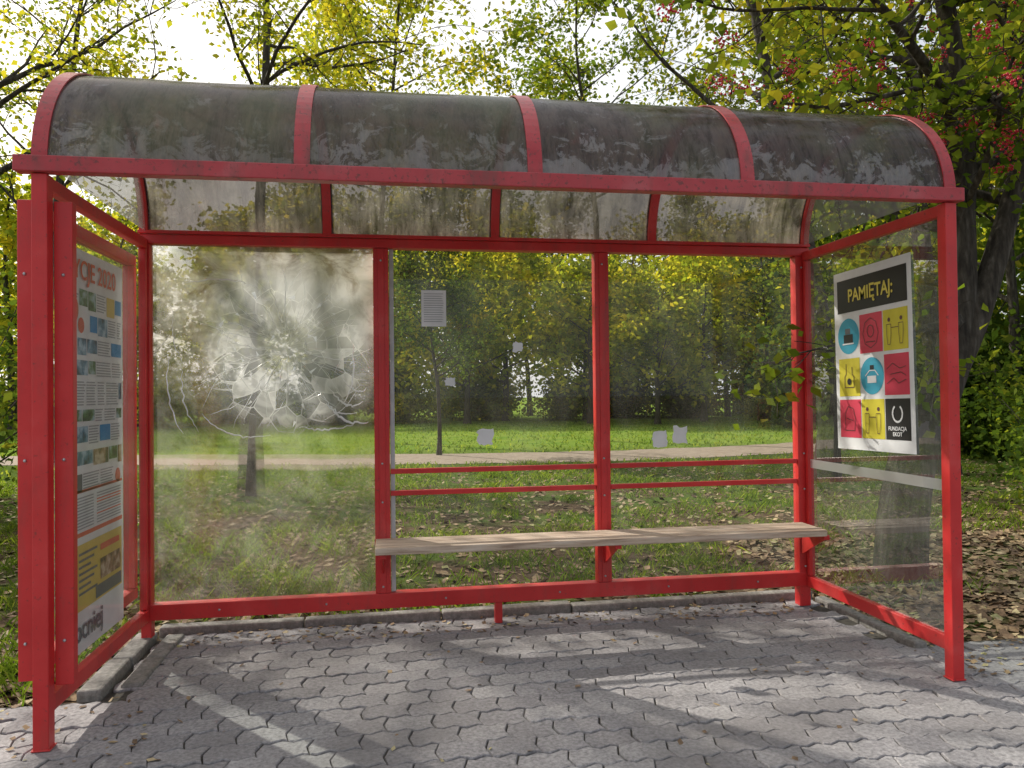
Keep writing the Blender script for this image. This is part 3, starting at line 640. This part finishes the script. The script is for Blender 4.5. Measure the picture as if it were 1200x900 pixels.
Bv=scatter(220,(-2,7),(-1.6,1.4)); near=scatter(320,(.05,W+.1),(1.15,1.45)); nl_=scatter(200,(-1.5,.5),(-.4,.5)); rc=scatter(180,(4.2,6),(0,.45)); Bv=np.concatenate([Bv,near,nl_,rc])
npmesh('fallen_leaves',np.concatenate([flatleaves(A,.075),flatleaves(Bv,.035)]),np.arange(4*(len(A)+len(Bv))).reshape(-1,4),M['litter'])
def blades(P,h):
    n=len(P); az_=g.uniform(0,6.28,n); b=np.stack([np.cos(az_),np.sin(az_),np.zeros(n)],1)*g.uniform(.003,.006,n)[:,None]
    hh=h*g.uniform(.4,1.3,n)[:,None]; t=g.normal(size=(n,3))*.45; t[:,2]=1
    return np.stack([P-b,P+b,P+t*hh*.6+b*.7,P+t*hh+np.array([0,0,-.2])*hh],1).reshape(-1,3)
cl=scatter(800,(-5,13),(1.7,12),1.3); cl=cl[~((cl[:,0]>W+.3)&(cl[:,1]<3.6)&(g.random(len(cl))<.75))]
cl=np.concatenate([cl,scatter(60,(-4,-.15),(.6,1.7)),scatter(14,(W+.3,9),(.6,1.7))])
P=(cl[:,None,:]+g.normal(size=(len(cl),60,3))*np.array([.13,.13,0])).reshape(-1,3); P=P[(P[:,1]>1.58)|(P[:,0]<-.1)|(P[:,0]>W+.2)]; P=P[P[:,1]>.5]; P[:,2]=-.03
npmesh('grass',blades(P,.10),np.arange(4*len(P)).reshape(-1,4),M['grassb'])
P=scatter(22000,(-14,30),(10.5,34),1.2); pc=np.interp(P[:,0],xs,ys); P=P[np.abs(P[:,1]-pc)>1.3]; P[:,2]=-.03
n=len(P); az_=g.uniform(0,6.28,n); b=np.stack([np.cos(az_),np.sin(az_),np.zeros(n)],1)*.02; t=g.normal(size=(n,3))*.04; t[:,2]=g.uniform(.03,.08,n)
npmesh('lawn_grass',np.stack([P-b,P+b,P+b*.5+t,P-b*.5+t],1).reshape(-1,3),np.arange(4*n).reshape(-1,4),M['grassb'])

# ---------------------------------------------------------------- light, sky (hazy: brighter around the sun)
w=bpy.data.worlds.new('World'); S.world=w; w.use_nodes=True; nt=w.node_tree; nt.nodes.clear()
sk=nt.nodes.new('ShaderNodeTexSky'); sk.sky_type='NISHITA'; sk.sun_disc=False; sk.sun_elevation=EL; sk.sun_rotation=math.atan2(az[0],az[1]); sk.dust_density=4; sk.air_density=1.2; sk.ozone_density=.6
n=noise(nt,2.5,5,.6,coord='Generated'); cr=ramp(nt,n.outputs[0],[(.3,.5),(.6,.9)])
dvn=(az[0]*math.cos(EL),az[1]*math.cos(EL),math.sin(EL))
tc=nt.nodes.new('ShaderNodeTexCoord'); vm=nt.nodes.new('ShaderNodeVectorMath'); vm.operation='DOT_PRODUCT'; nt.links.new(tc.outputs['Generated'],vm.inputs[0]); vm.inputs[1].default_value=dvn
hr=ramp(nt,math_(nt,'ADD',math_(nt,'MULTIPLY',vm.outputs['Value'],.5),.5),[(.0,(.33,.36,.40)),(.5,(.36,.38,.41)),(.82,(.72,.72,.71)),(1,(.90,.89,.86))])
hz=nt.nodes.new('ShaderNodeVectorMath'); hz.operation='SCALE'; nt.links.new(hr.outputs[0],hz.inputs[0]); hz.inputs['Scale'].default_value=11.5
mc=mixcol(nt,cr.outputs[0],sk.outputs[0],hz.outputs[0])
bg=nt.nodes.new('ShaderNodeBackground'); bg.inputs[1].default_value=.15; o_=nt.nodes.new('ShaderNodeOutputWorld'); nt.links.new(mc,bg.inputs[0]); nt.links.new(bg.outputs[0],o_.inputs[0])
su=bpy.data.lights.new('sun','SUN'); su.energy=5; su.angle=math.radians(.5); su.color=(1,.94,.84)
so=bpy.data.objects.new('sun',su); COL.objects.link(so)
so.rotation_euler=Vector(dvn).to_track_quat('Z','Y').to_euler()
# ---------------------------------------------------------------- camera
yaw,pitch,roll,f=.1580,.0121,-.0105,898.9
F_=Vector((math.sin(yaw)*math.cos(pitch),math.cos(yaw)*math.cos(pitch),math.sin(pitch))); r=Vector((math.cos(yaw),-math.sin(yaw),0)); u=r.cross(F_)
R2=r*math.cos(roll)+u*math.sin(roll); U2=-r*math.sin(roll)+u*math.cos(roll)
cam=bpy.data.cameras.new('camera'); cam.sensor_width=36; cam.lens=f/1200*36; cam.clip_end=1000; cam.clip_start=.05
co=bpy.data.objects.new('camera',cam); COL.objects.link(co)
mt=Matrix((R2,U2,-F_)).transposed().to_4x4(); mt.translation=(1.3778,-3.3415,1.4); co.matrix_world=mt
S.camera=co
S.view_settings.view_transform='Standard'; S.view_settings.look='None'; S.view_settings.exposure=0
